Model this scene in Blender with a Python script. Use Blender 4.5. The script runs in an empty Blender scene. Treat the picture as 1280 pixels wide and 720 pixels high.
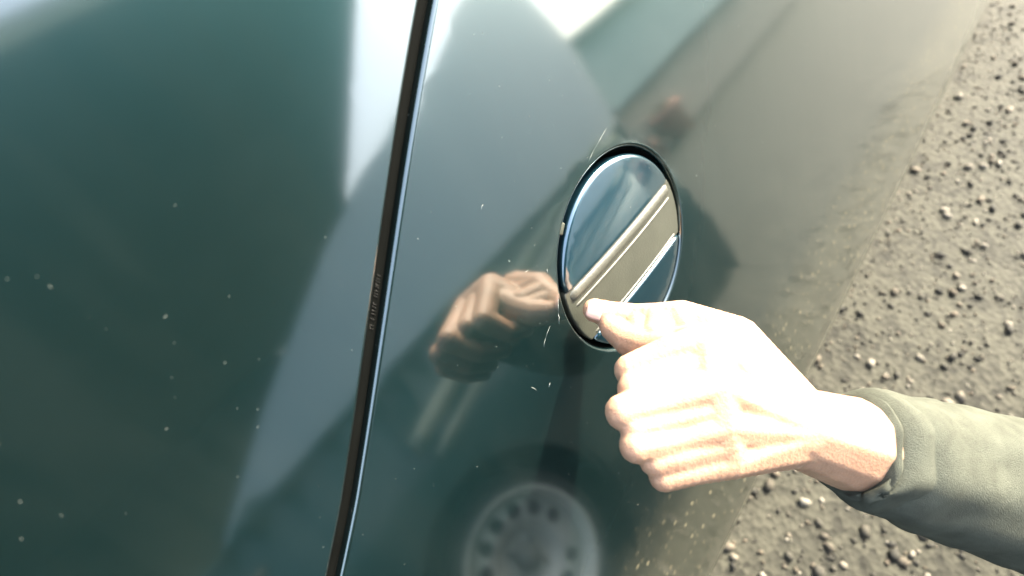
import bpy, bmesh, math, random
from mathutils import Vector, Matrix
from mathutils.geometry import delaunay_2d_cdt

S = bpy.context.scene
COL = S.collection
random.seed(7)

# ------------------------------------------------------------------ place
# Panel frame: x along the car to the rear, y into the car, z up along the
# leaning side panel.  The panel leans back by LEAN; its origin (centre of the
# fuel flap) stands 0.85 m above the ground.
LEAN = math.radians(33)
CA, SA = math.cos(LEAN), math.sin(LEAN)
PANEL = Matrix(((1, 0, 0, 0), (0, CA, SA, 0), (0, -SA, CA, 0.85), (0, 0, 0, 1)))

# ------------------------------------------------------------------ camera
cam_pos = Vector((-0.2320, -0.2293, 0.2373))
right = Vector((0.6068, -0.6650, -0.4355)).normalized()
fwd = Vector((0.3987, 0.7286, -0.5570)).normalized()
right = (right - fwd * right.dot(fwd)).normalized()
up = right.cross(fwd)
cm = Matrix.Identity(4)
for i in range(3):
    cm[i][0], cm[i][1], cm[i][2], cm[i][3] = right[i], up[i], -fwd[i], cam_pos[i]
cam_d = bpy.data.cameras.new('camera')
cam_d.sensor_width = 36.0
cam_d.lens = 36.0 * 620 / 1280
cam_d.clip_start = 0.01
cam_d.clip_end = 3000
cam_d.dof.use_dof = True
cam_d.dof.focus_distance = 0.335
cam_d.dof.aperture_fstop = 4.5
cam = bpy.data.objects.new('camera', cam_d)
COL.objects.link(cam)
cam.matrix_world = PANEL @ cm
S.camera = cam

# ------------------------------------------------------------------ light
SUN_AZ, SUN_EL = math.radians(86), math.radians(45)     # azimuth from -y towards +x
sun_dir = Vector((math.cos(SUN_EL) * math.sin(SUN_AZ), -math.cos(SUN_EL) * math.cos(SUN_AZ), math.sin(SUN_EL)))
W = bpy.data.worlds.new('World')
S.world = W
W.use_nodes = True
nt = W.node_tree
sky = nt.nodes.new('ShaderNodeTexSky')
sky.sky_type = 'NISHITA'
sky.sun_disc = False
sky.sun_elevation = SUN_EL
sky.sun_rotation = math.atan2(sun_dir.x, sun_dir.y)
sky.air_density = 1.6
sky.dust_density = 7.0
sky.ozone_density = 1.0
bg = nt.nodes['Background']
bg.inputs['Strength'].default_value = 0.15
hz = nt.nodes.new('ShaderNodeHueSaturation')                # hazy, nearly white sky
hz.inputs['Saturation'].default_value = 0.75
nt.links.new(sky.outputs[0], hz.inputs['Color'])
nt.links.new(hz.outputs[0], bg.inputs['Color'])
sd = bpy.data.lights.new('sun', 'SUN')
sd.energy = 2.2
sd.angle = math.radians(0.5)
sd.color = (1.0, 0.91, 0.70)
so = bpy.data.objects.new('sun', sd)
COL.objects.link(so)
so.rotation_euler = (-sun_dir).to_track_quat('-Z', 'Y').to_euler()
so.location = (4, 0, 6)
vs = S.view_settings
vs.view_transform = 'Standard'
vs.look = 'None'
vs.gamma = 1
vs.exposure = 3.12
vs.use_curve_mapping = False
S.render.engine = 'CYCLES'
S.cycles.max_bounces = 8
S.cycles.caustics_reflective = False
S.cycles.caustics_refractive = False


# ------------------------------------------------------------------ materials
def mat(name, base, rough=0.5, metal=0.0, spec=0.5, coat=0.0, coat_rough=0.02, coat_ior=1.5, var=0.0, vscale=20.0, bump=0.0, bscale=60.0):
    m = bpy.data.materials.new(name)
    m.use_nodes = True
    n, l = m.node_tree.nodes, m.node_tree.links
    b = n['Principled BSDF']
    b.inputs['Base Color'].default_value = (*base, 1)
    b.inputs['Roughness'].default_value = rough
    b.inputs['Metallic'].default_value = metal
    b.inputs['Specular IOR Level'].default_value = spec
    b.inputs['Coat Weight'].default_value = coat
    b.inputs['Coat Roughness'].default_value = coat_rough
    b.inputs['Coat IOR'].default_value = coat_ior
    tc = n.new('ShaderNodeTexCoord')
    if var:
        no = n.new('ShaderNodeTexNoise')
        no.inputs['Scale'].default_value = vscale
        no.inputs['Detail'].default_value = 6
        no.inputs['Roughness'].default_value = 0.65
        l.new(tc.outputs['Object'], no.inputs['Vector'])
        r = n.new('ShaderNodeValToRGB')
        r.color_ramp.elements[0].position = 0.3
        r.color_ramp.elements[1].position = 0.7
        r.color_ramp.elements[0].color = (*[c * (1 - var) for c in base], 1)
        r.color_ramp.elements[1].color = (*[min(1, c * (1 + var)) for c in base], 1)
        l.new(no.outputs['Fac'], r.inputs['Fac'])
        l.new(r.outputs['Color'], b.inputs['Base Color'])
    if bump:
        no = n.new('ShaderNodeTexNoise')
        no.inputs['Scale'].default_value = bscale
        no.inputs['Detail'].default_value = 4
        l.new(tc.outputs['Object'], no.inputs['Vector'])
        bu = n.new('ShaderNodeBump')
        bu.inputs['Strength'].default_value = bump
        bu.inputs['Distance'].default_value = 0.002
        l.new(no.outputs['Fac'], bu.inputs['Height'])
        l.new(bu.outputs['Normal'], b.inputs['Normal'])
    return m


def paint_mat(name, base, dust=1.0, flake=0.35):
    """Dusty metallic paint under clear coat: dark teal base, flakes, a film of dust, specks of dirt."""
    m = bpy.data.materials.new(name)
    m.use_nodes = True
    n, l = m.node_tree.nodes, m.node_tree.links
    b = n['Principled BSDF']
    out = n['Material Output']
    b.inputs['Base Color'].default_value = (*base, 1)
    b.inputs['Metallic'].default_value = flake
    b.inputs['Roughness'].default_value = 0.30
    b.inputs['Coat Weight'].default_value = 1.0
    b.inputs['Coat IOR'].default_value = 2.2
    b.inputs['Coat Roughness'].default_value = 0.078
    tc = n.new('ShaderNodeTexCoord')
    # very gentle waviness of the sheet and orange peel in the coat
    w1 = n.new('ShaderNodeTexNoise'); w1.inputs['Scale'].default_value = 9; w1.inputs['Detail'].default_value = 1
    l.new(tc.outputs['Object'], w1.inputs['Vector'])
    bu = n.new('ShaderNodeBump'); bu.inputs['Strength'].default_value = 0.10; bu.inputs['Distance'].default_value = 0.002
    l.new(w1.outputs['Fac'], bu.inputs['Height'])
    l.new(bu.outputs['Normal'], b.inputs['Coat Normal'])
    # dust film
    d1 = n.new('ShaderNodeTexNoise'); d1.inputs['Scale'].default_value = 14; d1.inputs['Detail'].default_value = 8; d1.inputs['Roughness'].default_value = 0.7
    l.new(tc.outputs['Object'], d1.inputs['Vector'])
    mr = n.new('ShaderNodeMapRange'); mr.inputs['From Min'].default_value = 0.35; mr.inputs['From Max'].default_value = 0.75
    mr.inputs['To Min'].default_value = 0.0005 * dust; mr.inputs['To Max'].default_value = 0.0018 * dust
    l.new(d1.outputs['Fac'], mr.inputs['Value'])
    # rain-streaked film: noise drawn out down the panel
    mp = n.new('ShaderNodeMapping'); mp.inputs['Scale'].default_value = (26, 5, 5)
    l.new(tc.outputs['Object'], mp.inputs['Vector'])
    d2 = n.new('ShaderNodeTexNoise'); d2.inputs['Scale'].default_value = 1.0; d2.inputs['Detail'].default_value = 5; d2.inputs['Roughness'].default_value = 0.55
    l.new(mp.outputs[0], d2.inputs['Vector'])
    ms = n.new('ShaderNodeMapRange'); ms.inputs['From Min'].default_value = 0.45; ms.inputs['From Max'].default_value = 0.8
    ms.inputs['To Min'].default_value = 0.0; ms.inputs['To Max'].default_value = 0.005 * dust
    l.new(d2.outputs['Fac'], ms.inputs['Value'])
    df_ = n.new('ShaderNodeMath'); df_.operation = 'ADD'
    l.new(mr.outputs[0], df_.inputs[0]); l.new(ms.outputs[0], df_.inputs[1])
    mr = df_
    # sparse specks, stretched and warped so that no two are alike
    vo = n.new('ShaderNodeTexVoronoi'); vo.inputs['Scale'].default_value = 190; vo.inputs['Randomness'].default_value = 1.0
    wv = n.new('ShaderNodeTexNoise'); wv.inputs['Scale'].default_value = 420; wv.inputs['Detail'].default_value = 2
    l.new(tc.outputs['Object'], wv.inputs['Vector'])
    wa = n.new('ShaderNodeVectorMath'); wa.operation = 'MULTIPLY_ADD'; wa.inputs[1].default_value = (0.004, 0.004, 0.004)
    l.new(wv.outputs['Color'], wa.inputs[0]); l.new(tc.outputs['Object'], wa.inputs[2])
    l.new(wa.outputs[0], vo.inputs['Vector'])
    lt = n.new('ShaderNodeMapRange'); lt.inputs['From Min'].default_value = 0.03; lt.inputs['From Max'].default_value = 0.10
    lt.inputs['To Min'].default_value = 1.0; lt.inputs['To Max'].default_value = 0.0
    l.new(vo.outputs['Distance'], lt.inputs['Value'])
    sx = n.new('ShaderNodeSeparateColor'); l.new(vo.outputs['Color'], sx.inputs[0])
    th = n.new('ShaderNodeMath'); th.operation = 'GREATER_THAN'; th.inputs[1].default_value = 0.70
    l.new(sx.outputs[0], th.inputs[0])
    sz = n.new('ShaderNodeSeparateXYZ'); l.new(tc.outputs['Object'], sz.inputs[0])
    zr = n.new('ShaderNodeMapRange'); zr.inputs['From Min'].default_value = 0.56; zr.inputs['From Max'].default_value = 0.74     # specks denser low down, painted for mirrored ground grit
    zr.inputs['To Min'].default_value = 0.15; zr.inputs['To Max'].default_value = 0.84
    l.new(sz.outputs['Z'], zr.inputs['Value']); l.new(zr.outputs[0], th.inputs[1])
    mu = n.new('ShaderNodeMath'); mu.operation = 'MULTIPLY'; l.new(lt.outputs[0], mu.inputs[0]); l.new(th.outputs[0], mu.inputs[1])
    m2 = n.new('ShaderNodeMath'); m2.operation = 'MULTIPLY'; l.new(mu.outputs[0], m2.inputs[0]); l.new(sx.outputs[1], m2.inputs[1])
    m3 = n.new('ShaderNodeMath'); m3.operation = 'MULTIPLY'; l.new(m2.outputs[0], m3.inputs[0]); m3.inputs[1].default_value = 0.26
    ad = n.new('ShaderNodeMath'); ad.operation = 'MAXIMUM'; l.new(m3.outputs[0], ad.inputs[0]); l.new(mr.outputs[0], ad.inputs[1])
    df = n.new('ShaderNodeBsdfDiffuse'); df.inputs['Color'].default_value = (0.52, 0.56, 0.50, 1)
    mx = n.new('ShaderNodeMixShader')
    l.new(ad.outputs[0], mx.inputs[0]); l.new(b.outputs[0], mx.inputs[1]); l.new(df.outputs[0], mx.inputs[2])
    # gritty ground's reflection painted on the lowest part: a broken brown film and spots
    gn = n.new('ShaderNodeTexNoise'); gn.inputs['Scale'].default_value = 30; gn.inputs['Detail'].default_value = 8; gn.inputs['Roughness'].default_value = 0.7
    l.new(tc.outputs['Object'], gn.inputs['Vector'])
    gz = n.new('ShaderNodeMath'); gz.operation = 'MULTIPLY_ADD'; gz.inputs[1].default_value = 0.10
    l.new(gn.outputs['Fac'], gz.inputs[0]); l.new(sz.outputs['Z'], gz.inputs[2])
    g1 = n.new('ShaderNodeMapRange'); g1.inputs['From Min'].default_value = 0.62; g1.inputs['From Max'].default_value = 0.70
    g1.inputs['To Min'].default_value = 0.034; g1.inputs['To Max'].default_value = 0.0
    l.new(gz.outputs[0], g1.inputs['Value'])
    v2 = n.new('ShaderNodeTexVoronoi'); v2.inputs['Scale'].default_value = 95
    l.new(wa.outputs[0], v2.inputs['Vector'])
    v3 = n.new('ShaderNodeMapRange'); v3.inputs['From Min'].default_value = 0.16; v3.inputs['From Max'].default_value = 0.34
    v3.inputs['To Min'].default_value = 1.0; v3.inputs['To Max'].default_value = 0.0
    l.new(v2.outputs['Distance'], v3.inputs['Value'])
    s2 = n.new('ShaderNodeSeparateColor'); l.new(v2.outputs['Color'], s2.inputs[0])
    p2 = n.new('ShaderNodeMath'); p2.operation = 'POWER'; p2.inputs[1].default_value = 3.0; l.new(s2.outputs[0], p2.inputs[0])
    q2 = n.new('ShaderNodeMath'); q2.operation = 'MULTIPLY'; l.new(v3.outputs[0], q2.inputs[0]); l.new(p2.outputs[0], q2.inputs[1])
    q3 = n.new('ShaderNodeMath'); q3.operation = 'MULTIPLY_ADD'; q3.inputs[1].default_value = 9.0; q3.inputs[2].default_value = 1.0
    l.new(q2.outputs[0], q3.inputs[0])
    q4 = n.new('ShaderNodeMath'); q4.operation = 'MULTIPLY'; q4.use_clamp = True; l.new(q3.outputs[0], q4.inputs[0]); l.new(g1.outputs[0], q4.inputs[1])
    ground_refl = n.new('ShaderNodeBsdfDiffuse'); ground_refl.inputs['Color'].default_value = (0.36, 0.32, 0.21, 1)
    m5 = n.new('ShaderNodeMixShader')
    l.new(q4.outputs[0], m5.inputs[0]); l.new(mx.outputs[0], m5.inputs[1]); l.new(ground_refl.outputs[0], m5.inputs[2])
    l.new(m5.outputs[0], out.inputs['Surface'])
    return m


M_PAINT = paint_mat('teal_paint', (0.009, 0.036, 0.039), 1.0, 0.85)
M_FLAP = paint_mat('sky_tinted_flap_paint', (0.014, 0.066, 0.100), 0.7, 0.85)  # bluer than the body paint: the mirrored sky put into its colour
M_CAR2 = paint_mat('neighbour_paint', (0.012, 0.044, 0.048), 0.6, 0.0)
M_RUB = mat('black_rubber', (0.0022, 0.0026, 0.0023), 0.9, spec=0.05, var=0.3, bump=0.2)
M_DARK = mat('dark_cavity', (0.008, 0.008, 0.008), 0.8, spec=0.2)
M_PLAS = mat('grey_plastic', (0.038, 0.040, 0.030), 0.5, spec=0.5, var=0.12, vscale=40, bump=0.12, bscale=600)
M_BEAD = mat('pale_plastic_bead', (0.048, 0.049, 0.039), 0.45, spec=0.5, var=0.2, vscale=30, bump=0.15, bscale=300)  # a little paler than the strip's plastic
M_CREASE = mat('bare_scratch', (0.30, 0.31, 0.29), 0.5)
M_TYRE = mat('tyre_rubber', (0.018, 0.018, 0.017), 0.75, spec=0.3, var=0.3)
M_STEEL = mat('silver_wheel_paint', (0.52, 0.55, 0.50), 0.45, metal=0.1, var=0.15)
M_STRIP = mat('pale_moulding', (0.20, 0.23, 0.18), 0.5, var=0.1)
M_WALLU = mat('green_grey_render', (0.52, 0.60, 0.55), 0.9, spec=0.1, var=0.1, vscale=3)
M_WALLL = mat('beige_plinth', (0.48, 0.42, 0.33), 0.9, spec=0.1, var=0.12, vscale=4)
M_LEDGE = mat('grey_ledge', (0.18, 0.20, 0.18), 0.8, spec=0.2, var=0.15)
M_TERRA = mat('terracotta', (0.70, 0.34, 0.25), 0.85, spec=0.2, var=0.2)
M_LEAF = mat('pot_leaves', (0.09, 0.14, 0.06), 0.6, var=0.4, vscale=8)
M_CONC = mat('skyscreen_olive', (0.30, 0.31, 0.23), 0.9, spec=0.1, var=0.12, vscale=1.2)  # for the added roof and wall that darken the mirrored sky
M_NAIL = mat('nail', (0.70, 0.42, 0.33), 0.25, spec=0.5)
M_CLOTH = mat('olive_cloth', (0.060, 0.064, 0.050), 0.95, spec=0.1, var=0.25, vscale=60, bump=0.5, bscale=1500)
M_PEB = mat('pebble', (0.050, 0.049, 0.040), 0.85, spec=0.25, var=0.75, vscale=14)

M_SKIN = mat('skin', (0.35, 0.205, 0.130), 0.5, spec=0.4, var=0.16, vscale=70, bump=0.25, bscale=700)
_b = M_SKIN.node_tree.nodes['Principled BSDF']
_b.inputs['Subsurface Weight'].default_value = 0.25
_b.inputs['Subsurface Radius'].default_value = (1.0, 0.35, 0.2)
_b.inputs['Subsurface Scale'].default_value = 0.006


_n, _l = M_PEB.node_tree.nodes, M_PEB.node_tree.links
_g = _n.new('ShaderNodeNewGeometry')
_r = _n.new('ShaderNodeValToRGB')
_r.color_ramp.elements[0].color = (0.018, 0.018, 0.016, 1)
_r.color_ramp.elements[1].color = (0.16, 0.15, 0.125, 1)
_e = _r.color_ramp.elements.new(0.45); _e.color = (0.040, 0.038, 0.031, 1)
_e = _r.color_ramp.elements.new(0.75); _e.color = (0.075, 0.062, 0.046, 1)
_l.new(_g.outputs['Random Per Island'], _r.inputs['Fac'])
_l.new(_r.outputs['Color'], _n['Principled BSDF'].inputs['Base Color'])


def ground_mat():
    m = bpy.data.materials.new('gritty_asphalt')
    m.use_nodes = True
    n, l = m.node_tree.nodes, m.node_tree.links
    b = n['Principled BSDF']
    b.inputs['Roughness'].default_value = 0.9
    b.inputs['Specular IOR Level'].default_value = 0.25
    tc = n.new('ShaderNodeTexCoord')
    vo = n.new('ShaderNodeTexVoronoi'); vo.inputs['Scale'].default_value = 70
    l.new(tc.outputs['Object'], vo.inputs['Vector'])
    no = n.new('ShaderNodeTexNoise'); no.inputs['Scale'].default_value = 6; no.inputs['Detail'].default_value = 8
    l.new(tc.outputs['Object'], no.inputs['Vector'])
    sp = n.new('ShaderNodeSeparateColor'); l.new(vo.outputs['Color'], sp.inputs[0])
    ad = n.new('ShaderNodeMath'); ad.operation = 'MULTIPLY_ADD'; ad.inputs[1].default_value = 0.6
    l.new(sp.outputs[0], ad.inputs[0]); l.new(no.outputs['Fac'], ad.inputs[2])
    r = n.new('ShaderNodeValToRGB')
    r.color_ramp.elements[0].position = 0.35; r.color_ramp.elements[0].color = (0.010, 0.0102, 0.008, 1)
    r.color_ramp.elements[1].position = 1.05; r.color_ramp.elements[1].color = (0.036, 0.0355, 0.027, 1)
    l.new(ad.outputs[0], r.inputs['Fac']); l.new(r.outputs['Color'], b.inputs['Base Color'])
    bu = n.new('ShaderNodeBump'); bu.inputs['Strength'].default_value = 0.8; bu.inputs['Distance'].default_value = 0.004
    l.new(vo.outputs['Distance'], bu.inputs['Height']); l.new(bu.outputs['Normal'], b.inputs['Normal'])
    return m


M_GROUND = ground_mat()


# ------------------------------------------------------------------ helpers
def thing(name, label, cat, loc, group=None):
    o = bpy.data.objects.new(name, None)
    COL.objects.link(o)
    o.location = loc
    o['label'] = label
    o['category'] = cat
    if group:
        o['group'] = group
    return o


def root_of(o):
    while o.parent:
        o = o.parent
    return o


def obj(name, verts, faces, m, parent=None, smooth=True, xf=None, kind=None):
    """Link one mesh; verts are world points (or panel points when xf is given); the thing's origin is the local origin."""
    me = bpy.data.meshes.new(name)
    off = root_of(parent).location if parent else Vector((0, 0, 0))
    vv = [(xf @ Vector(v) if xf else Vector(v)) - off for v in verts]
    me.from_pydata([tuple(v) for v in vv], [], faces)
    me.update()
    me.materials.append(m)
    if smooth:
        me.polygons.foreach_set('use_smooth', [True] * len(me.polygons))
    o = bpy.data.objects.new(name, me)
    COL.objects.link(o)
    if parent:
        o.parent = parent
    if kind:
        o['kind'] = kind
    return o


def recalc(o):
    bm = bmesh.new(); bm.from_mesh(o.data)
    bmesh.ops.recalc_face_normals(bm, faces=bm.faces)
    bm.to_mesh(o.data); bm.free()


class MB:
    def __init__(self):
        self.v, self.f = [], []

    def add(self, v, f):
        k = len(self.v)
        self.v += [tuple(p) for p in v]
        self.f += [tuple(i + k for i in q) for q in f]
        return self

    def box(self, c, s, bev=0.0):
        bm = bmesh.new()
        bmesh.ops.create_cube(bm, size=1)
        for v in bm.verts:
            v.co = Vector((v.co.x * s[0] + c[0], v.co.y * s[1] + c[1], v.co.z * s[2] + c[2]))
        if bev:
            bmesh.ops.bevel(bm, geom=bm.edges[:], offset=bev, segments=2, affect='EDGES', profile=0.6)
        return self.bm(bm)

    def bm(self, bm):
        bm.verts.index_update()
        self.add([v.co[:] for v in bm.verts], [[v.index for v in f.verts] for f in bm.faces])
        bm.free()
        return self

    def tube(self, pts, rads, n=12, cap=True):
        pts = [Vector(p) for p in pts]
        rings = []
        t0 = None
        for i, p in enumerate(pts):
            t = (pts[min(i + 1, len(pts) - 1)] - pts[max(i - 1, 0)]).normalized()
            if t0 is None:
                a = t.orthogonal().normalized()
            else:
                a = (a - t * a.dot(t)).normalized()
            t0 = t
            b = t.cross(a)
            rings.append([p + (a * math.cos(k * 2 * math.pi / n) + b * math.sin(k * 2 * math.pi / n)) * rads[i] for k in range(n)])
        v = [q for r in rings for q in r]
        f = []
        for i in range(len(rings) - 1):
            for k in range(n):
                f.append((i * n + k, i * n + (k + 1) % n, (i + 1) * n + (k + 1) % n, (i + 1) * n + k))
        if cap:
            f.append(tuple(range(n))[::-1])
            f.append(tuple((len(rings) - 1) * n + k for k in range(n)))
        return self.add(v, f)

    def lathe(self, prof, c, n=48, axis='y'):
        """prof: (radius, offset along axis)"""
        v = []
        for r, h in prof:
            for k in range(n):
                a = 2 * math.pi * k / n
                x, z = r * math.cos(a), r * math.sin(a)
                v.append((c[0] + x, c[1] + h, c[2] + z) if axis == 'y' else (c[0] + x, c[1] + z, c[2] + h))
        f = []
        for i in range(len(prof) - 1):
            for k in range(n):
                f.append((i * n + k, i * n + (k + 1) % n, (i + 1) * n + (k + 1) % n, (i + 1) * n + k))
        return self.add(v, f)

    def build(self, name, m, parent=None, smooth=True, xf=None, kind=None, fix=True):
        o = obj(name, self.v, self.f, m, parent, smooth, xf, kind)
        if fix:
            recalc(o)
        return o


def inside(p, poly):
    c = False
    j = len(poly) - 1
    for i in range(len(poly)):
        a, b = poly[i], poly[j]
        if (a[1] > p[1]) != (b[1] > p[1]) and p[0] < (b[0] - a[0]) * (p[1] - a[1]) / (b[1] - a[1]) + a[0]:
            c = not c
        j = i
    return c


def dist_poly(p, poly):
    d = 1e9
    for i in range(len(poly)):
        a, b = poly[i - 1], poly[i]
        ex, ey = b[0] - a[0], b[1] - a[1]
        L = ex * ex + ey * ey
        t = 0 if L == 0 else max(0, min(1, ((p[0] - a[0]) * ex + (p[1] - a[1]) * ey) / L))
        d = min(d, math.hypot(p[0] - a[0] - t * ex, p[1] - a[1] - t * ey))
    return d


def resample(poly, step, closed=True):
    out = []
    n = len(poly)
    for i in range(n if closed else n - 1):
        a, b = Vector(poly[i]), Vector(poly[(i + 1) % n])
        k = max(1, int(math.ceil((b - a).length / step)))
        out += [tuple(a.lerp(b, t / k)) for t in range(k)]
    if not closed:
        out.append(tuple(poly[-1]))
    return out


def plate(outline, holes, surf, grid, r=0.0025, depth=0.012, fine=None):
    """A pressed sheet: (x, z) outline with holes, lifted to 3-D by surf(x, z) -> point and normal,
    its edges rolled inwards on radius r and turned down by depth."""
    loops = [outline] + holes
    pts, edges = [], []
    for lp in loops:
        k = len(pts)
        pts += [Vector(p) for p in lp]
        edges += [(k + i, k + (i + 1) % len(lp)) for i in range(len(lp))]
    nb = len(pts)
    xs = [p[0] for p in outline]; zs = [p[1] for p in outline]
    x = min(xs)
    while x < max(xs):
        z = min(zs)
        while z < max(zs):
            p = (x + 0.37 * grid, z + 0.41 * grid)
            if inside(p, outline) and not any(inside(p, h) for h in holes) and all(dist_poly(p, lp) > grid * 0.4 for lp in loops):
                pts.append(Vector(p))
            z += grid
        x += grid
    vo, eo, fo, _, _, _ = delaunay_2d_cdt(pts, edges, [], 0, 1e-7)
    fs = []
    for f in fo:
        c = sum((vo[i] for i in f), Vector((0, 0))) / len(f)
        if inside(c, outline) and not any(inside(c, h) for h in holes):
            a, b, d = vo[f[0]], vo[f[1]], vo[f[2]]
            fs.append(tuple(f) if (b - a).cross(d - a) > 0 else tuple(f)[::-1])
    mb = MB()
    P = []
    for q in vo:
        P.append(surf(q.x, q.y)[0])
    mb.add(P, fs)
    for li, lp in enumerate(loops):
        n = len(lp)
        area = sum(lp[i - 1][0] * lp[i][1] - lp[i][0] * lp[i - 1][1] for i in range(n))
        sgn = (1 if area > 0 else -1) * (1 if li == 0 else -1)      # away from the material
        rows = []
        for s in range(7):
            if s < 6:
                th = s / 5 * math.pi / 2
                o, dn = r * math.sin(th), r * (1 - math.cos(th))
            else:
                o, dn = r, r + depth
            row = []
            for i in range(n):
                t = (Vector(lp[(i + 1) % n]) - Vector(lp[i - 1]))
                if t.length < 1e-9:
                    t = Vector((1, 0))
                t.normalize()
                m2 = Vector((t.y, -t.x)) * sgn
                q, nn = surf(lp[i][0] + m2.x * o, lp[i][1] + m2.y * o)
                row.append(q - nn * dn)
            rows.append(row)
        v = [q for rw in rows for q in rw]
        f = []
        for s in range(6):
            for i in range(n):
                a = (s * n + i, s * n + (i + 1) % n, (s + 1) * n + (i + 1) % n, (s + 1) * n + i)
                f.append(a if sgn < 0 else a[::-1])
        mb.add(v, f)
    return mb


def weld(o, d=1e-5):
    bm = bmesh.new(); bm.from_mesh(o.data)
    bmesh.ops.remove_doubles(bm, verts=bm.verts, dist=d)
    bmesh.ops.recalc_face_normals(bm, faces=bm.faces)
    bm.to_mesh(o.data); bm.free()
    wn = o.modifiers.new('weighted', 'WEIGHTED_NORMAL'); wn.weight = 100; wn.keep_sharp = False


# ------------------------------------------------------------------ the setting
g = MB().add([(-60, -60, 0), (60, -60, 0), (60, 60, 0), (-60, 60, 0)], [(0, 1, 2, 3)])
far = 1500
g.add([(-far, -far, -0.02), (far, -far, -0.02), (far, far, -0.02), (-far, far, -0.02)], [(0, 1, 2, 3)])
obj('ground', g.v, g.f, M_GROUND, kind='structure', smooth=False)

pb = MB()
for i in range(9000):
    x, y = random.uniform(-1.0, 2.6), random.uniform(-1.15, 0.5)
    s = 0.0022 * (1 + random.paretovariate(1.6)) * random.uniform(0.6, 1.1)
    s = min(s, 0.016)
    bm = bmesh.new()
    bmesh.ops.create_icosphere(bm, subdivisions=1, radius=1)
    rz = random.uniform(0, 6.28)
    for v in bm.verts:
        q = v.co * random.uniform(0.55, 1.25)
        v.co = Vector((x + (q.x * math.cos(rz) - q.y * math.sin(rz) * 0.7) * s, y + (q.x * math.sin(rz) + q.y * math.cos(rz) * 0.7) * s, s * 0.35 + q.z * s * 0.6))
    pb.bm(bm)
pb.build('loose_gravel', M_PEB, kind='stuff', fix=False)


# ------------------------------------------------------------------ our car
def gsurf(x, z):
    """Side of the car: flat in the middle, rolling under below, over at the shoulder and round at the rear."""
    y, nz, ny, nx = 0.0, 0.0, -1.0, 0.0
    zz, xx = z, x
    if z < -0.44:
        R = 0.24; a = min((-0.44 - z) / R, 1.45)
        y += R * (1 - math.cos(a)); zz = -0.44 - R * math.sin(a)
        ny, nz = -math.cos(a), -math.sin(a)
    elif z > 0.36:
        R = 0.30; a = min((z - 0.36) / R, 0.9); e = (z - 0.36) - a * R
        y += R * (1 - math.cos(a)) + e * math.sin(a); zz = 0.36 + R * math.sin(a) + e * math.cos(a)
        ny, nz = -math.cos(a), math.sin(a)
    if x > 2.60:
        R = 0.24; a = min((x - 2.60) / R, 1.5)
        y += R * (1 - math.cos(a)); xx = 2.60 + R * math.sin(a)
        nx = math.sin(a); ny *= math.cos(a)
    n = Vector((nx, ny, nz)).normalized()
    return Vector((xx, y, zz)), n


# shut line between door and rear quarter: rises over the wheel arch towards the rear
SHUT = [(-0.62, -0.76), (-0.60, -0.50), (-0.55, -0.26), (-0.47, -0.125), (-0.38, -0.045), (-0.32, 0.000), (-0.2609, 0.0459), (-0.2483, 0.0569), (-0.2224, 0.0796),
        (-0.1908, 0.1080), (-0.1674, 0.1290), (-0.1502, 0.1445), (-0.1348, 0.1583), (-0.1072, 0.1825), (-0.0848, 0.2015),
        (-0.0627, 0.2199), (-0.02, 0.254), (0.04, 0.302), (0.10, 0.37), (0.13, 0.50)]


def smooth_line(p, it=2):
    for _ in range(it):
        q = [p[0]]
        for a, b in zip(p, p[1:]):
            q += [(a[0] * .75 + b[0] * .25, a[1] * .75 + b[1] * .25), (a[0] * .25 + b[0] * .75, a[1] * .25 + b[1] * .75)]
        q.append(p[-1])
        p = q
    return p


def offset_line(p, d):
    out = []
    for i in range(len(p)):
        t = Vector(p[min(i + 1, len(p) - 1)]) - Vector(p[max(i - 1, 0)])
        t.normalize()
        out.append((p[i][0] - t.y * d, p[i][1] + t.x * d))
    return out


shut = resample(smooth_line(SHUT), 0.012, closed=False)
GAP = 0.0040
R_EDGE = 0.0028
q_edge = offset_line(shut, -(GAP + R_EDGE))         # quarter panel's edge (rear/below)
d_edge = offset_line(shut, GAP + 0.0016)            # door's edge (front/above)

car = thing('parked_car', 'dark teal car close up with dusty glossy side panel and round fuel flap', 'car', (0, 0.75, 0))

RH = 0.0825                                          # hole for the flap


def circle(r, n, cx=0.0, cz=0.0):
    return [(cx + r * math.cos(2 * math.pi * k / n), cz + r * math.sin(2 * math.pi * k / n)) for k in range(n)]


hole = circle(RH, 120)
q_out = [(p[0], p[1]) for p in q_edge] + resample([(2.95, 0.52), (2.95, -0.78)], 0.04, closed=False)
q_out = [p for p in q_out]
qm = plate(q_out[::1], [hole], gsurf, 0.034, R_EDGE, 0.010)
quarter = qm.build('rear_quarter_panel', M_PAINT, car, xf=PANEL, fix=False)
weld(quarter)

d_out = [(p[0], p[1]) for p in d_edge][::-1] + resample([(-1.25, -0.76), (-1.25, 0.50)], 0.03, closed=False)
dm = plate(d_out, [], gsurf, 0.03, 0.0016, 0.011)
door = dm.build('door', M_PAINT, car, xf=PANEL, fix=False)
weld(door)


def ribbon(line, w, depth, crown=0.0, n=6):
    mb = MB()
    rows = []
    for k in range(n + 1):
        t = k / n * 2 - 1
        row = []
        for p in offset_line(line, t * w):
            q, nn = gsurf(*p)
            row.append(q - nn * (depth + crown * t * t))
        rows.append(row)
    m = len(line)
    f = []
    for k in range(n):
        for i in range(m - 1):
            f.append((k * m + i, k * m + i + 1, (k + 1) * m + i + 1, (k + 1) * m + i))
    return mb.add([q for r in rows for q in r], f)


seal = ribbon(shut, 0.0075, 0.0050, 0.004).build('door_seal', M_RUB, car, xf=PANEL, fix=False)
weld(seal)


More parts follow.
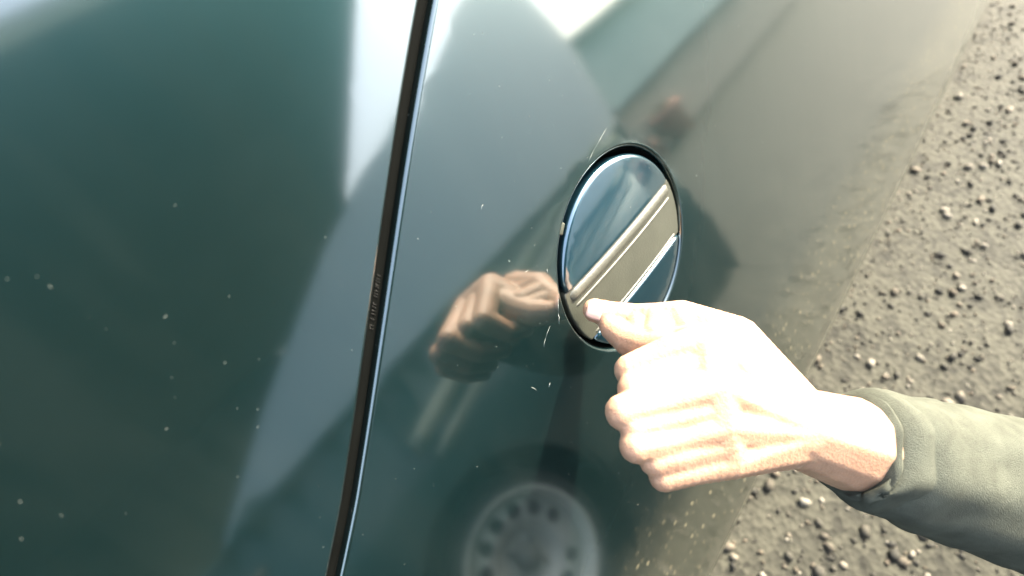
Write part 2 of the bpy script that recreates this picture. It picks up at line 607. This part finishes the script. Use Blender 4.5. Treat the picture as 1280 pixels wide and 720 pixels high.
def pt_on(line, s):
    d = 0
    for a, b in zip(line, line[1:]):
        L = math.hypot(b[0] - a[0], b[1] - a[1])
        if d + L >= s:
            t = (s - d) / L
            return Vector((a[0] + (b[0] - a[0]) * t, a[1] + (b[1] - a[1]) * t)), Vector(((b[0] - a[0]) / L, (b[1] - a[1]) / L))
        d += L
    return Vector(line[-1]), Vector((1, 0))


# raised moulded marks on the seal, too worn to read
def near_s(px, pz):
    best, bs, d = 9, 0, 0
    for a, b in zip(shut, shut[1:]):
        e = math.hypot(a[0] - px, a[1] - pz)
        if e < best:
            best, bs = e, d
        d += math.hypot(b[0] - a[0], b[1] - a[1])
    return bs


s1, s0 = near_s(-0.1645, 0.1315), near_s(-0.1865, 0.1118)
marks = MB()
k = 0
s = s0
while s < s1:
    c, t = pt_on(shut, s)
    nrm = Vector((-t.y, t.x))
    for part in random.choice([((-1, 1, 0.0),), ((-1, 1, 0.0), (-1, 1, 0.0007)), ((-1, -0.1, 0), (0.3, 1, 0.0005)), ((-1, 1, 0), (0.6, 1, 0.0008))]):
        a, b = c + nrm * (part[0] * 0.0011 - 0.0004) + t * part[2], c + nrm * (part[1] * 0.0011 - 0.0004) + t * part[2] + t * 0.0006
        A, na = gsurf(a.x, a.y); B, nb_ = gsurf(b.x, b.y)
        marks.tube([A - na * 0.0048, B - na * 0.0048], [0.00022, 0.00022], 6)
    s += random.choice([0.0014, 0.0017, 0.0017, 0.0030]) if k != 6 else 0.004
    k += 1
marks.build('moulded_mark', mat('worn_rubber', (0.012, 0.012, 0.011), 0.6, spec=0.3), seal, xf=PANEL)

# seal ring and cavity of the filler opening
ring = MB().lathe([(RH + 0.004, 0.006), (RH - 0.0005, 0.0045), (RH - 0.004, 0.0065), (RH - 0.0065, 0.010), (RH - 0.008, 0.018), (0.0, 0.020)], (0, 0, 0), 96)
ring.build('filler_recess', M_RUB, car, xf=PANEL)
clip = MB().box((0, 0, 0), (0.009, 0.004, 0.005), 0.0012)
ca = math.radians(128)
cx, cz = (RH - 0.0022) * math.cos(ca), (RH - 0.0022) * math.sin(ca)
clip.v = [(cx + x * -math.sin(ca) + z * math.cos(ca), y + 0.0022, cz + x * math.cos(ca) + z * math.sin(ca)) for x, y, z in clip.v]
clip.build('seal_clip', mat('clip_plastic', (0.045, 0.05, 0.04), 0.6, spec=0.2), car, xf=PANEL)

# ---- the flap
RF = 0.0763
FC = (0.0008, -0.0024)
TILT = math.radians(-2.6)
ct, st = math.cos(TILT), math.sin(TILT)


def fsurf(h0=0.0008, dome=1.05):
    def s(x, z):
        X, Z = x * ct - z * st + FC[0], x * st + z * ct + FC[1]
        r2 = x * x + z * z
        y = -h0 + r2 / (2 * dome)
        n = Vector((X / dome, -1, Z / dome)).normalized()
        return Vector((X, y - 0.0012, Z)), n
    return s


def seg_outline(z0, z1, R):
    """Part of the disc with z0 < z < z1, counter-clockwise."""
    x1 = math.sqrt(max(0, R * R - z0 * z0)); x2 = math.sqrt(max(0, R * R - z1 * z1))
    a0, a1 = math.atan2(z0, x1), math.atan2(z1, x2)
    n = max(8, int((a1 - a0) / 0.05))
    right_arc = [(R * math.cos(a0 + (a1 - a0) * k / n), R * math.sin(a0 + (a1 - a0) * k / n)) for k in range(n + 1)]
    left_arc = [(-p[0], p[1]) for p in right_arc[::-1]]
    out = []
    for p in right_arc + left_arc:
        if not out or math.hypot(p[0] - out[-1][0], p[1] - out[-1][1]) > 1e-5:
            out.append(p)
    if math.hypot(out[0][0] - out[-1][0], out[0][1] - out[-1][1]) < 1e-5:
        out.pop()
    return resample(out, 0.004)


Z_UP, Z_LO = 0.0215, -0.0345
FE = 0.0040
up_plate = plate(seg_outline(Z_UP, RF - FE, RF - FE), [], fsurf(), 0.007, FE, 0.006)
lo_plate = plate(seg_outline(-(RF - FE), Z_LO, RF - FE), [], fsurf(), 0.007, FE * 0.7, 0.006)
up_plate.add(lo_plate.v, lo_plate.f)
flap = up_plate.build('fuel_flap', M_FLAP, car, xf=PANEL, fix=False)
weld(flap)
strip = plate(seg_outline(Z_LO + 0.0032, Z_UP - 0.0030, RF - 0.0012), [], fsurf(-0.0006), 0.007, 0.0012, 0.006)
strip = strip.build('moulding_strip', M_PLAS, flap, xf=PANEL, fix=False)
weld(strip)


def bead(z, w, h, name, x_in=0.004, m=M_BEAD):
    """A rounded rib along the strip."""
    sf = fsurf(-0.0006)
    R = RF - x_in
    L = math.sqrt(R * R - z * z)
    n, k = 40, 8
    v, f = [], []
    for i in range(n + 1):
        x = -L + 2 * L * i / n
        e = min(1, (L - abs(x)) / 0.004)
        e = math.sqrt(max(0.0, 1 - (1 - e) ** 2))
        for j in range(k + 1):
            a = math.pi * j / k
            zz = z + w * math.cos(a) * (0.5 + 0.5 * e)
            q, nn = sf(x, zz)
            v.append(q + nn * (h * math.sin(a) * e - 0.0004))
    for i in range(n):
        for j in range(k):
            f.append((i * (k + 1) + j, i * (k + 1) + j + 1, (i + 1) * (k + 1) + j + 1, (i + 1) * (k + 1) + j))
    return MB().add(v, f).build(name, m, flap, xf=PANEL)


bead(0.0135, 0.0046, 0.0026, 'wide_bead')
bead(0.0046, 0.0013, 0.0013, 'narrow_bead', 0.006)
bead(-0.0292, 0.0012, 0.0012, 'narrow_bead', 0.006)

# ---- scratches and chips of dirt on the panel near the flap
scr = [((0.0256, 0.0931), (0.0057, 0.0881), 0.00022), ((0.0057, 0.0881), (-0.0036, 0.0847), 0.0002),
       ((-0.0797, 0.0256), (-0.0857, 0.0162), 0.00032), ((-0.0857, 0.0162), (-0.0895, 0.0094), 0.0005), ((-0.0963, 0.0150), (-0.1048, 0.0109), 0.00025),
       ((-0.1048, 0.0109), (-0.1096, 0.0068), 0.0003), ((-0.0924, 0.0628), (-0.0888, 0.0616), 0.0003), ((-0.0759, 0.0504), (-0.0771, 0.0479), 0.0005),
       ((-0.0965, 0.1166), (-0.0936, 0.1184), 0.0003), ((-0.1203, -0.0203), (-0.1234, -0.0220), 0.0005),
       ((-0.1325, -0.0140), (-0.1346, -0.0075), 0.0004)]
for a, b, w in scr:
    mid = ((a[0] + b[0]) / 2 + random.uniform(-.0008, .0008), (a[1] + b[1]) / 2 + random.uniform(-.0008, .0008))
    P = [gsurf(*a)[0], gsurf(*mid)[0], gsurf(*b)[0]]
    MB().tube(P, [w * 0.12, w * 0.42, w * 0.10], 5).build('scratch', M_CREASE, quarter, xf=PANEL)

# ---- black plastic sill along the foot of the side
sv, sf_ = [], []
NXS = 60
for i in range(NXS + 1):
    x = -1.24 + (2.60 + 1.24) * i / NXS
    for zz, o in ((-0.640, 0.000), (-0.643, 0.007), (-0.660, 0.010), (-0.720, 0.012), (-0.775, 0.010), (-0.790, 0.004), (-0.790, -0.05)):
        q, nn = gsurf(x, zz)
        sv.append(q + nn * o)
for i in range(NXS):
    for j in range(6):
        sf_.append((i * 7 + j, i * 7 + j + 1, (i + 1) * 7 + j + 1, (i + 1) * 7 + j))
MB().add(sv, sf_).build('sill_trim', mat('black_plastic', (0.012, 0.012, 0.011), 0.6, spec=0.3, var=0.3, bump=0.2, bscale=400), car, xf=PANEL)

# ---- hidden inner shell so the gaps look into a body
inner = MB()
rows = []
for z in [-0.70, -0.55, -0.44, -0.2, 0.0, 0.2, 0.36, 0.5]:
    for x in [-1.22, -0.8, -0.3, 0.0, 0.2]:
        q, nn = gsurf(x, z)
        rows.append(q - nn * 0.045)
for i in range(7):
    for j in range(4):
        inner.f.append((i * 5 + j, i * 5 + j + 1, (i + 1) * 5 + j + 1, (i + 1) * 5 + j))
inner.v = [tuple(q) for q in rows]
inner.build('inner_body', M_DARK, car, xf=PANEL)

# ------------------------------------------------------------------ neighbouring car (seen in the paint)
NY = -1.10
other = thing('parked_van', 'grey blue van parked alongside, seen mirrored in the paint with its holed steel wheel', 'van', (-0.6, -1.9, 0), None)


def side(x, z):
    """Outer side of the neighbour: point and outward normal (towards +y)."""
    if z > 0.90:
        return Vector((x, NY - (z - 0.90) * 0.22, z)), Vector((0, 1, 0.22)).normalized()
    k = (z - 0.62) / 0.4
    return Vector((x, NY - 0.05 * k * k, z)), Vector((0, 1, 0.25 * k)).normalized()


WX, WZ = -0.165, 0.245
arch = [(WX + 0.335 * math.cos(a), WZ + 0.335 * math.sin(a)) for a in [math.pi + 0.3 - k * (math.pi + 0.6) / 28 for k in range(29)]]
arch = [p for p in arch if p[1] > 0.2]
low = [(-2.9, 0.2)] + [(WX - 0.335, 0.2)] + arch[1:-1] + [(WX + 0.335, 0.2), (1.10, 0.2), (1.17, 0.40), (1.165, 0.90), (-2.9, 0.90)]
# second (front) arch is beyond the picture; the body simply goes on
lp = plate(resample(low, 0.05), [], lambda x, z: side(x, z), 0.09, 0.012, 0.10)
cab = [(-0.62, 0.903), (1.165, 0.903), (1.26, 1.07), (1.355, 1.24), (1.415, 1.393), (1.46, 1.535), (1.50, 1.66), (1.46, 1.74), (1.36, 1.765), (1.207, 1.717), (1.049, 1.650), (0.885, 1.580), (0.726, 1.508), (0.626, 1.473), (0.542, 1.45), (0.344, 1.394), (0.10, 1.30), (-0.15, 1.17), (-0.34, 1.07)]
cp = plate(resample(cab, 0.05), [], lambda x, z: side(x, z), 0.08, 0.012, 0.06)
lp.add(cp.v, cp.f)
# roof, rear, bonnet as swept sheets across the width
def sheet(line, y0, y1):
    mb = MB()
    v = [(x, y0 - max(0, z - 0.9) * 0.22 - 0.012, z) for x, z in line] + [(x, y1 + max(0, z - 0.9) * 0.22, z) for x, z in line]
    n = len(line)
    return mb.add(v, [(i, i + 1, n + i + 1, n + i) for i in range(n - 1)])
outl = resample([(-2.9, 0.25), (-2.9, 0.80), (-0.62, 0.912), (-0.34, 1.082), (-0.15, 1.182), (0.10, 1.312), (0.344, 1.406), (0.542, 1.462), (0.626, 1.485), (0.726, 1.520), (0.885, 1.592), (1.049, 1.662), (1.207, 1.729), (1.36, 1.777), (1.47, 1.75), (1.512, 1.66), (1.472, 1.535), (1.427, 1.393), (1.367, 1.24), (1.272, 1.07), (1.177, 0.90), (1.182, 0.40), (1.11, 0.212)], 0.06, closed=False)
sh = sheet(outl, NY, NY - 1.55)
lp.add(sh.v, sh.f)
obody = lp.build('body', M_CAR2, other, fix=False)
weld(obody)

def stripe(x0, z0, x1, z1, w, name):
    n = 24
    v = []
    for i in range(n + 1):
        t = i / n
        x = x0 + (x1 - x0) * t
        z = z0 + (z1 - z0) * (1 - (1 - t) ** 1.7)
        for dz, o in ((-w, 0.001), (-w * 0.8, 0.012), (w * 0.8, 0.012), (w, 0.001)):
            p, nn = side(x, z + dz)
            v.append(p + nn * o)
    f = []
    for i in range(n):
        for j in range(3):
            f.append((i * 4 + j, i * 4 + j + 1, (i + 1) * 4 + j + 1, (i + 1) * 4 + j))
    f += [(0, 1, 2, 3), tuple(n * 4 + j for j in (3, 2, 1, 0))]
    return MB().add(v, f).build(name, M_STRIP, other)


stripe(-0.16, 0.725, 1.12, 0.885, 0.026, 'side_moulding')
stripe(-0.13, 0.660, 1.12, 0.815, 0.014, 'side_moulding')
MB().tube([(-0.75, NY - 0.005, 0.80), (-0.73, NY + 0.03, 0.80), (-0.60, NY + 0.03, 0.81), (-0.58, NY - 0.005, 0.81)], [0.012, 0.013, 0.013, 0.012], 10).build('door_handle', M_TYRE, other)
liner = MB().lathe([(0.345, -0.02), (0.345, -0.28), (0.0, -0.28)], (WX, NY, WZ + 0.02), 40)
liner.build('wheel_arch_liner', M_DARK, other)

wy = NY - 0.045
wheel = MB().lathe([(0.0, -0.10), (0.075, -0.10)], (WX, wy, WZ), 8).build('wheel', M_DARK, other)
MB().lathe([(0.195, -0.15), (0.235, -0.155), (0.244, -0.13), (0.2455, -0.07), (0.244, -0.025), (0.238, 0.0), (0.222, 0.008), (0.206, 0.0), (0.195, -0.012)], (WX, wy, WZ), 72).build('tyre', M_TYRE, wheel)
# steel disc with round ventilation holes, then the rolled rim flange
def disc_with_holes():
    out = circle(0.172, 90)
    hs = [circle(0.0245, 20, 0.136 * math.cos(a), 0.136 * math.sin(a)) for a in [2 * math.pi * k / 13 + 0.1 for k in range(12)]]
    inner_h = circle(0.100, 40)
    def s(x, z):
        r = math.hypot(x, z)
        t = (r - 0.128) / 0.045
        return Vector((WX + x, wy - 0.030 - 0.016 * t * t, WZ + z)), Vector((0, 1, 0))
    return plate(out, hs + [inner_h], s, 0.014, 0.002, 0.006)
rim = disc_with_holes()
rim.lathe([(0.172, -0.047), (0.178, -0.030), (0.186, -0.012), (0.192, -0.001), (0.200, 0.004), (0.207, 0.000), (0.203, -0.008), (0.197, -0.014)], (WX, wy, WZ), 90)
rim.lathe([(0.100, -0.040), (0.080, -0.055), (0.060, -0.062), (0.040, -0.060)], (WX, wy, WZ), 40)
rim.build('rim', M_STEEL, wheel)
hub = MB().lathe([(0.0, -0.028), (0.026, -0.030), (0.033, -0.036), (0.036, -0.062)], (WX, wy, WZ), 32)
for k in range(4):
    a = k * math.pi / 2 + 0.5
    hub.lathe([(0.0, -0.040), (0.009, -0.041), (0.010, -0.060)], (WX + 0.054 * math.cos(a), wy, WZ + 0.054 * math.sin(a)), 6)
hub.build('hub', M_LEDGE, wheel)

# ------------------------------------------------------------------ building beyond, canopy added to darken the mirrored sky
shed = thing('garage_building', 'low pale garage wall with beige plinth beyond the parked cars', 'building', (8.5, -7.5, 0))
MB().box((9.6, -7.6, 1.74), (7.0, 3.0, 1.26), 0.02).build('wall', M_WALLU, shed, smooth=False)
MB().box((9.6, -7.55, 0.52), (7.1, 3.1, 1.04), 0.02).build('plinth', M_WALLL, shed, smooth=False)
MB().box((9.6, -7.5, 1.075), (7.16, 3.24, 0.07), 0.01).build('ledge', M_LEDGE, shed, smooth=False)
MB().box((9.6, -7.6, 2.43), (7.5, 3.4, 0.12), 0.02).build('roof', M_LEDGE, shed, smooth=False)

def flower_pot(x, y, s, label):
    t = thing('flower_pot', label, 'flower pot', (x, y, 0), 'terracotta pots at the foot of the garage wall')
    mb = MB().lathe([(0.0, 0.0), (0.13 * s, 0.0), (0.17 * s, 0.30 * s), (0.195 * s, 0.30 * s), (0.20 * s, 0.37 * s), (0.175 * s, 0.37 * s), (0.16 * s, 0.33 * s), (0.0, 0.32 * s)], (x, y, 0), 32, 'z')
    mb.build('pot', M_TERRA, t)
    lf = MB()
    for k in range(90):
        a, e, L = random.uniform(0, 6.28), random.uniform(0.3, 1.4), random.uniform(0.06, 0.15) * s
        p = Vector((x, y, 0.33 * s)) + Vector((math.cos(a), math.sin(a), 0)) * random.uniform(0, 0.10) * s
        d = Vector((math.cos(a) * math.cos(e), math.sin(a) * math.cos(e), math.sin(e)))
        sd_ = d.cross(Vector((0, 0, 1))).normalized() * 0.022 * s
        q = p + d * L
        lf.add([p, p.lerp(q, 0.5) + sd_, q - Vector((0, 0, 0.03 * s)), p.lerp(q, 0.5) - sd_], [(0, 1, 2, 3)])
    lf.build('leaves', M_LEAF, t, fix=False)


flower_pot(6.62, -5.72, 1.5, 'large terracotta flower pot, right of two by the pale garage wall')
flower_pot(5.85, -5.75, 0.9, 'smaller terracotta flower pot, left of two by the pale garage wall')

can = thing('skyscreen', 'added flat olive canopy roof over the parking bay', 'skyscreen', (-3.5, -2.0, 0))
MB().box((-3.58, -5.45, 2.56), (10.0, 8.0, 0.10)).build('roof', M_CONC, can, smooth=False)
MB().box((1.43, -5.45, 2.55), (0.03, 8.04, 0.20), 0.004).build('fascia', M_CONC, can, smooth=False)
MB().box((-5.25, -9.3, 1.25), (10.5, 0.2, 2.5)).build('screen_wall', M_CONC, can, smooth=False)  # added wall, keeps low bright sky out of the door's reflection
for x, y in ((-8.0, -1.7), (1.2, -9.2)):
    MB().box((x, y, 1.255), (0.14, 0.14, 2.51), 0.01).build('post', M_LEDGE, can, smooth=False)

# ------------------------------------------------------------------ the person's hand
F = {
    'thumb': [(-0.0655, -0.0125, 0.0024, .0090), (-0.0614, -0.0215, -0.0040, .0102), (-0.0556, -0.036, -0.0085, .0104), (-0.0513, -0.051, -0.0100, .0118), (-0.0465, -0.066, -0.0125, .0148), (-0.0477, -0.100, -0.0220, .0190)],
    'index': [(-0.0695, -0.100, 0.0030, .0135), (-0.0854, -0.085, 0.0065, .0115), (-0.1055, -0.070, 0.0080, .0105), (-0.0985, -0.060, -0.0100, .0090), (-0.0850, -0.057, -0.0200, .0078)],
    'middle': [(-0.0932, -0.113, -0.002, .0130), (-0.1131, -0.099, 0.0045, .0110), (-0.1335, -0.083, 0.0113, .0104), (-0.1240, -0.070, -0.0100, .0090), (-0.1080, -0.066, -0.0235, .0080)],
    'ring': [(-0.107, -0.120, -0.0158, .0122), (-0.1246, -0.107, -0.0092, .0104), (-0.1436, -0.094, 0.0004, .0098), (-0.1345, -0.081, -0.0190, .0086), (-0.1200, -0.077, -0.0320, .0076)],
    'pinky': [(-0.1159, -0.126, -0.0323, .0108), (-0.1303, -0.116, -0.0256, .0092), (-0.1450, -0.105, -0.0203, .0086), (-0.1370, -0.094, -0.0360, .0075), (-0.1250, -0.090, -0.0460, .0067)],
}
WR = Vector((-0.0706, -0.1435, -0.0553))
ELB = [(-0.0590, -0.1560, -0.0748), (-0.0210, -0.1965, -0.1380)]
hand = thing('person', 'bare sunlit hand of a person with thumb pressing on the fuel flap and fingers curled', 'person', (-0.1, -0.55, 0.0))
hv = MB()


def ball_chain(ch, sub=6):
    """Overlapping balls along a chain: fused by the voxel remesh into one surface."""
    for a, b in zip(ch, ch[1:]):
        A, B = Vector(a[:3]), Vector(b[:3])
        k = max(2, int((B - A).length / 0.004))
        for i in range(k + 1):
            t = i / k
            bm = bmesh.new()
            bmesh.ops.create_icosphere(bm, subdivisions=2, radius=a[3] + (b[3] - a[3]) * t)
            bmesh.ops.translate(bm, verts=bm.verts, vec=A.lerp(B, t))
            hv.bm(bm)


for k, ch in F.items():
    ball_chain(ch)
ball_chain([(-0.0650, -0.022, -0.0060, .0090), (-0.0715, -0.029, -0.0055, .0090), (-0.0760, -0.045, -0.0073, .0112), (-0.0770, -0.064, -0.0070, .0130), (-0.0757, -0.080, -0.0040, .0130)])
ball_chain([(-0.0560, -0.040, -0.0090, .0100), (-0.0700, -0.050, -0.0080, .0110)])
ball_chain([(-0.0520, -0.055, -0.0100, .0120), (-0.0700, -0.064, -0.0070, .0130)])
for a, b in (('index', 'middle'), ('middle', 'ring'), ('ring', 'pinky')):
    p0 = (Vector(F[a][0][:3]) + Vector(F[b][0][:3])) / 2
    p1 = (Vector(F[a][2][:3]) + Vector(F[b][2][:3])) / 2
    ball_chain([(*p0, 0.0110), (*p0.lerp(p1, 0.93), 0.0095)])
for k in ('index', 'middle', 'ring', 'pinky'):
    c0 = F[k][0]
    mid = Vector(c0[:3]).lerp(WR, 0.5)
    ball_chain([c0, (*mid, 0.016), (*WR, 0.022)])
ball_chain([F['thumb'][-1], (*WR, 0.022)])
ball_chain([F['index'][0], (-0.063, -0.088, -0.014, 0.012), F['thumb'][-2]])
ball_chain([(-0.0700, -0.060, -0.0105, .0075), (-0.0694, -0.080, -0.0045, .0115), F['index'][0]])
ball_chain([(-0.0660, -0.062, -0.0120, .0095), F['thumb'][-2]])
for a, b in (('index', 'middle'), ('middle', 'ring'), ('ring', 'pinky')):
    ball_chain([F[a][0], F[b][0]])
ball_chain([(*WR, 0.024), (*ELB[0], 0.027), (*Vector(ELB[0]).lerp(Vector(ELB[1]), 0.6), 0.033)])
body = hv.build('body', M_SKIN, hand, xf=PANEL, fix=False)
rm = body.modifiers.new('fuse', 'REMESH'); rm.mode = 'VOXEL'; rm.voxel_size = 0.0011
sm = body.modifiers.new('soften', 'SMOOTH'); sm.factor = 0.5; sm.iterations = 5
dg = bpy.context.evaluated_depsgraph_get()
me2 = bpy.data.meshes.new_from_object(body.evaluated_get(dg))
body.modifiers.clear()
body.data = me2
me2.polygons.foreach_set('use_smooth', [True] * len(me2.polygons))
if not me2.materials:
    me2.materials.append(M_SKIN)

# thumbnail: a curved plate set on the back of the thumb
T0, T1 = Vector(F['thumb'][0][:3]), Vector(F['thumb'][1][:3])
nd = (T0 - T1).normalized()
nup = (cam_pos - T0); nup = (nup - nd * nup.dot(nd)).normalized()
nsd = nd.cross(nup)
nv, nf = [], []
for i in range(9):
    for j in range(9):
        u, w = (i / 8 - 0.5), (j / 8 - 0.5)
        a = w * 1.5 * (1 - 0.25 * max(0, u * 2) ** 3)
        rr = 0.0092 - 0.0008 * max(0, u * 2) ** 2
        nv.append(T0 + nd * (u * 0.0105 + 0.0005) + (nup * math.cos(a) + nsd * math.sin(a)) * rr)
for i in range(8):
    for j in range(8):
        nf.append((i * 9 + j, i * 9 + j + 1, (i + 1) * 9 + j + 1, (i + 1) * 9 + j))
nail = MB().add(nv, nf).build('thumbnail', M_NAIL, hand, xf=PANEL)
nm = nail.modifiers.new('thick', 'SOLIDIFY'); nm.thickness = 0.0006; nm.offset = 0

# sleeve: jacket cuff just behind the wrist
A, B = Vector(ELB[0]), Vector(ELB[1])
dirv = (B - A).normalized()
sl = [(A + dirv * d, r) for d, r in ((0.014, 0.0315), (0.010, 0.0345), (0.013, 0.0360), (0.030, 0.0365), (0.0315, 0.0355), (0.033, 0.0370), (0.045, 0.0400), (0.052, 0.0385), (0.066, 0.0430), (0.080, 0.0410), (0.100, 0.0465), (0.120, 0.0445), (0.145, 0.0500), (0.17, 0.0490), (0.20, 0.055), (0.25, 0.056), (0.30, 0.062), (0.45, 0.066))]
tb = MB().tube([p for p, r in sl], [r for p, r in sl], 40, cap=False)
tb.v = [tuple(Vector(v) + Vector((math.sin(v[1] * 190 + v[2] * 60), math.sin(v[0] * 150 + v[2] * 130), math.sin(v[0] * 120 - v[1] * 90))) * 0.0016 + Vector((random.uniform(-1, 1), random.uniform(-1, 1), random.uniform(-1, 1))) * 0.0006) for v in tb.v]
sleeve = tb.build('jacket_sleeve', M_CLOTH, hand, xf=PANEL)
md = sleeve.modifiers.new('sub', 'SUBSURF'); md.levels = 1; md.render_levels = 1
so_ = sleeve.modifiers.new('thick', 'SOLIDIFY'); so_.thickness = 0.003
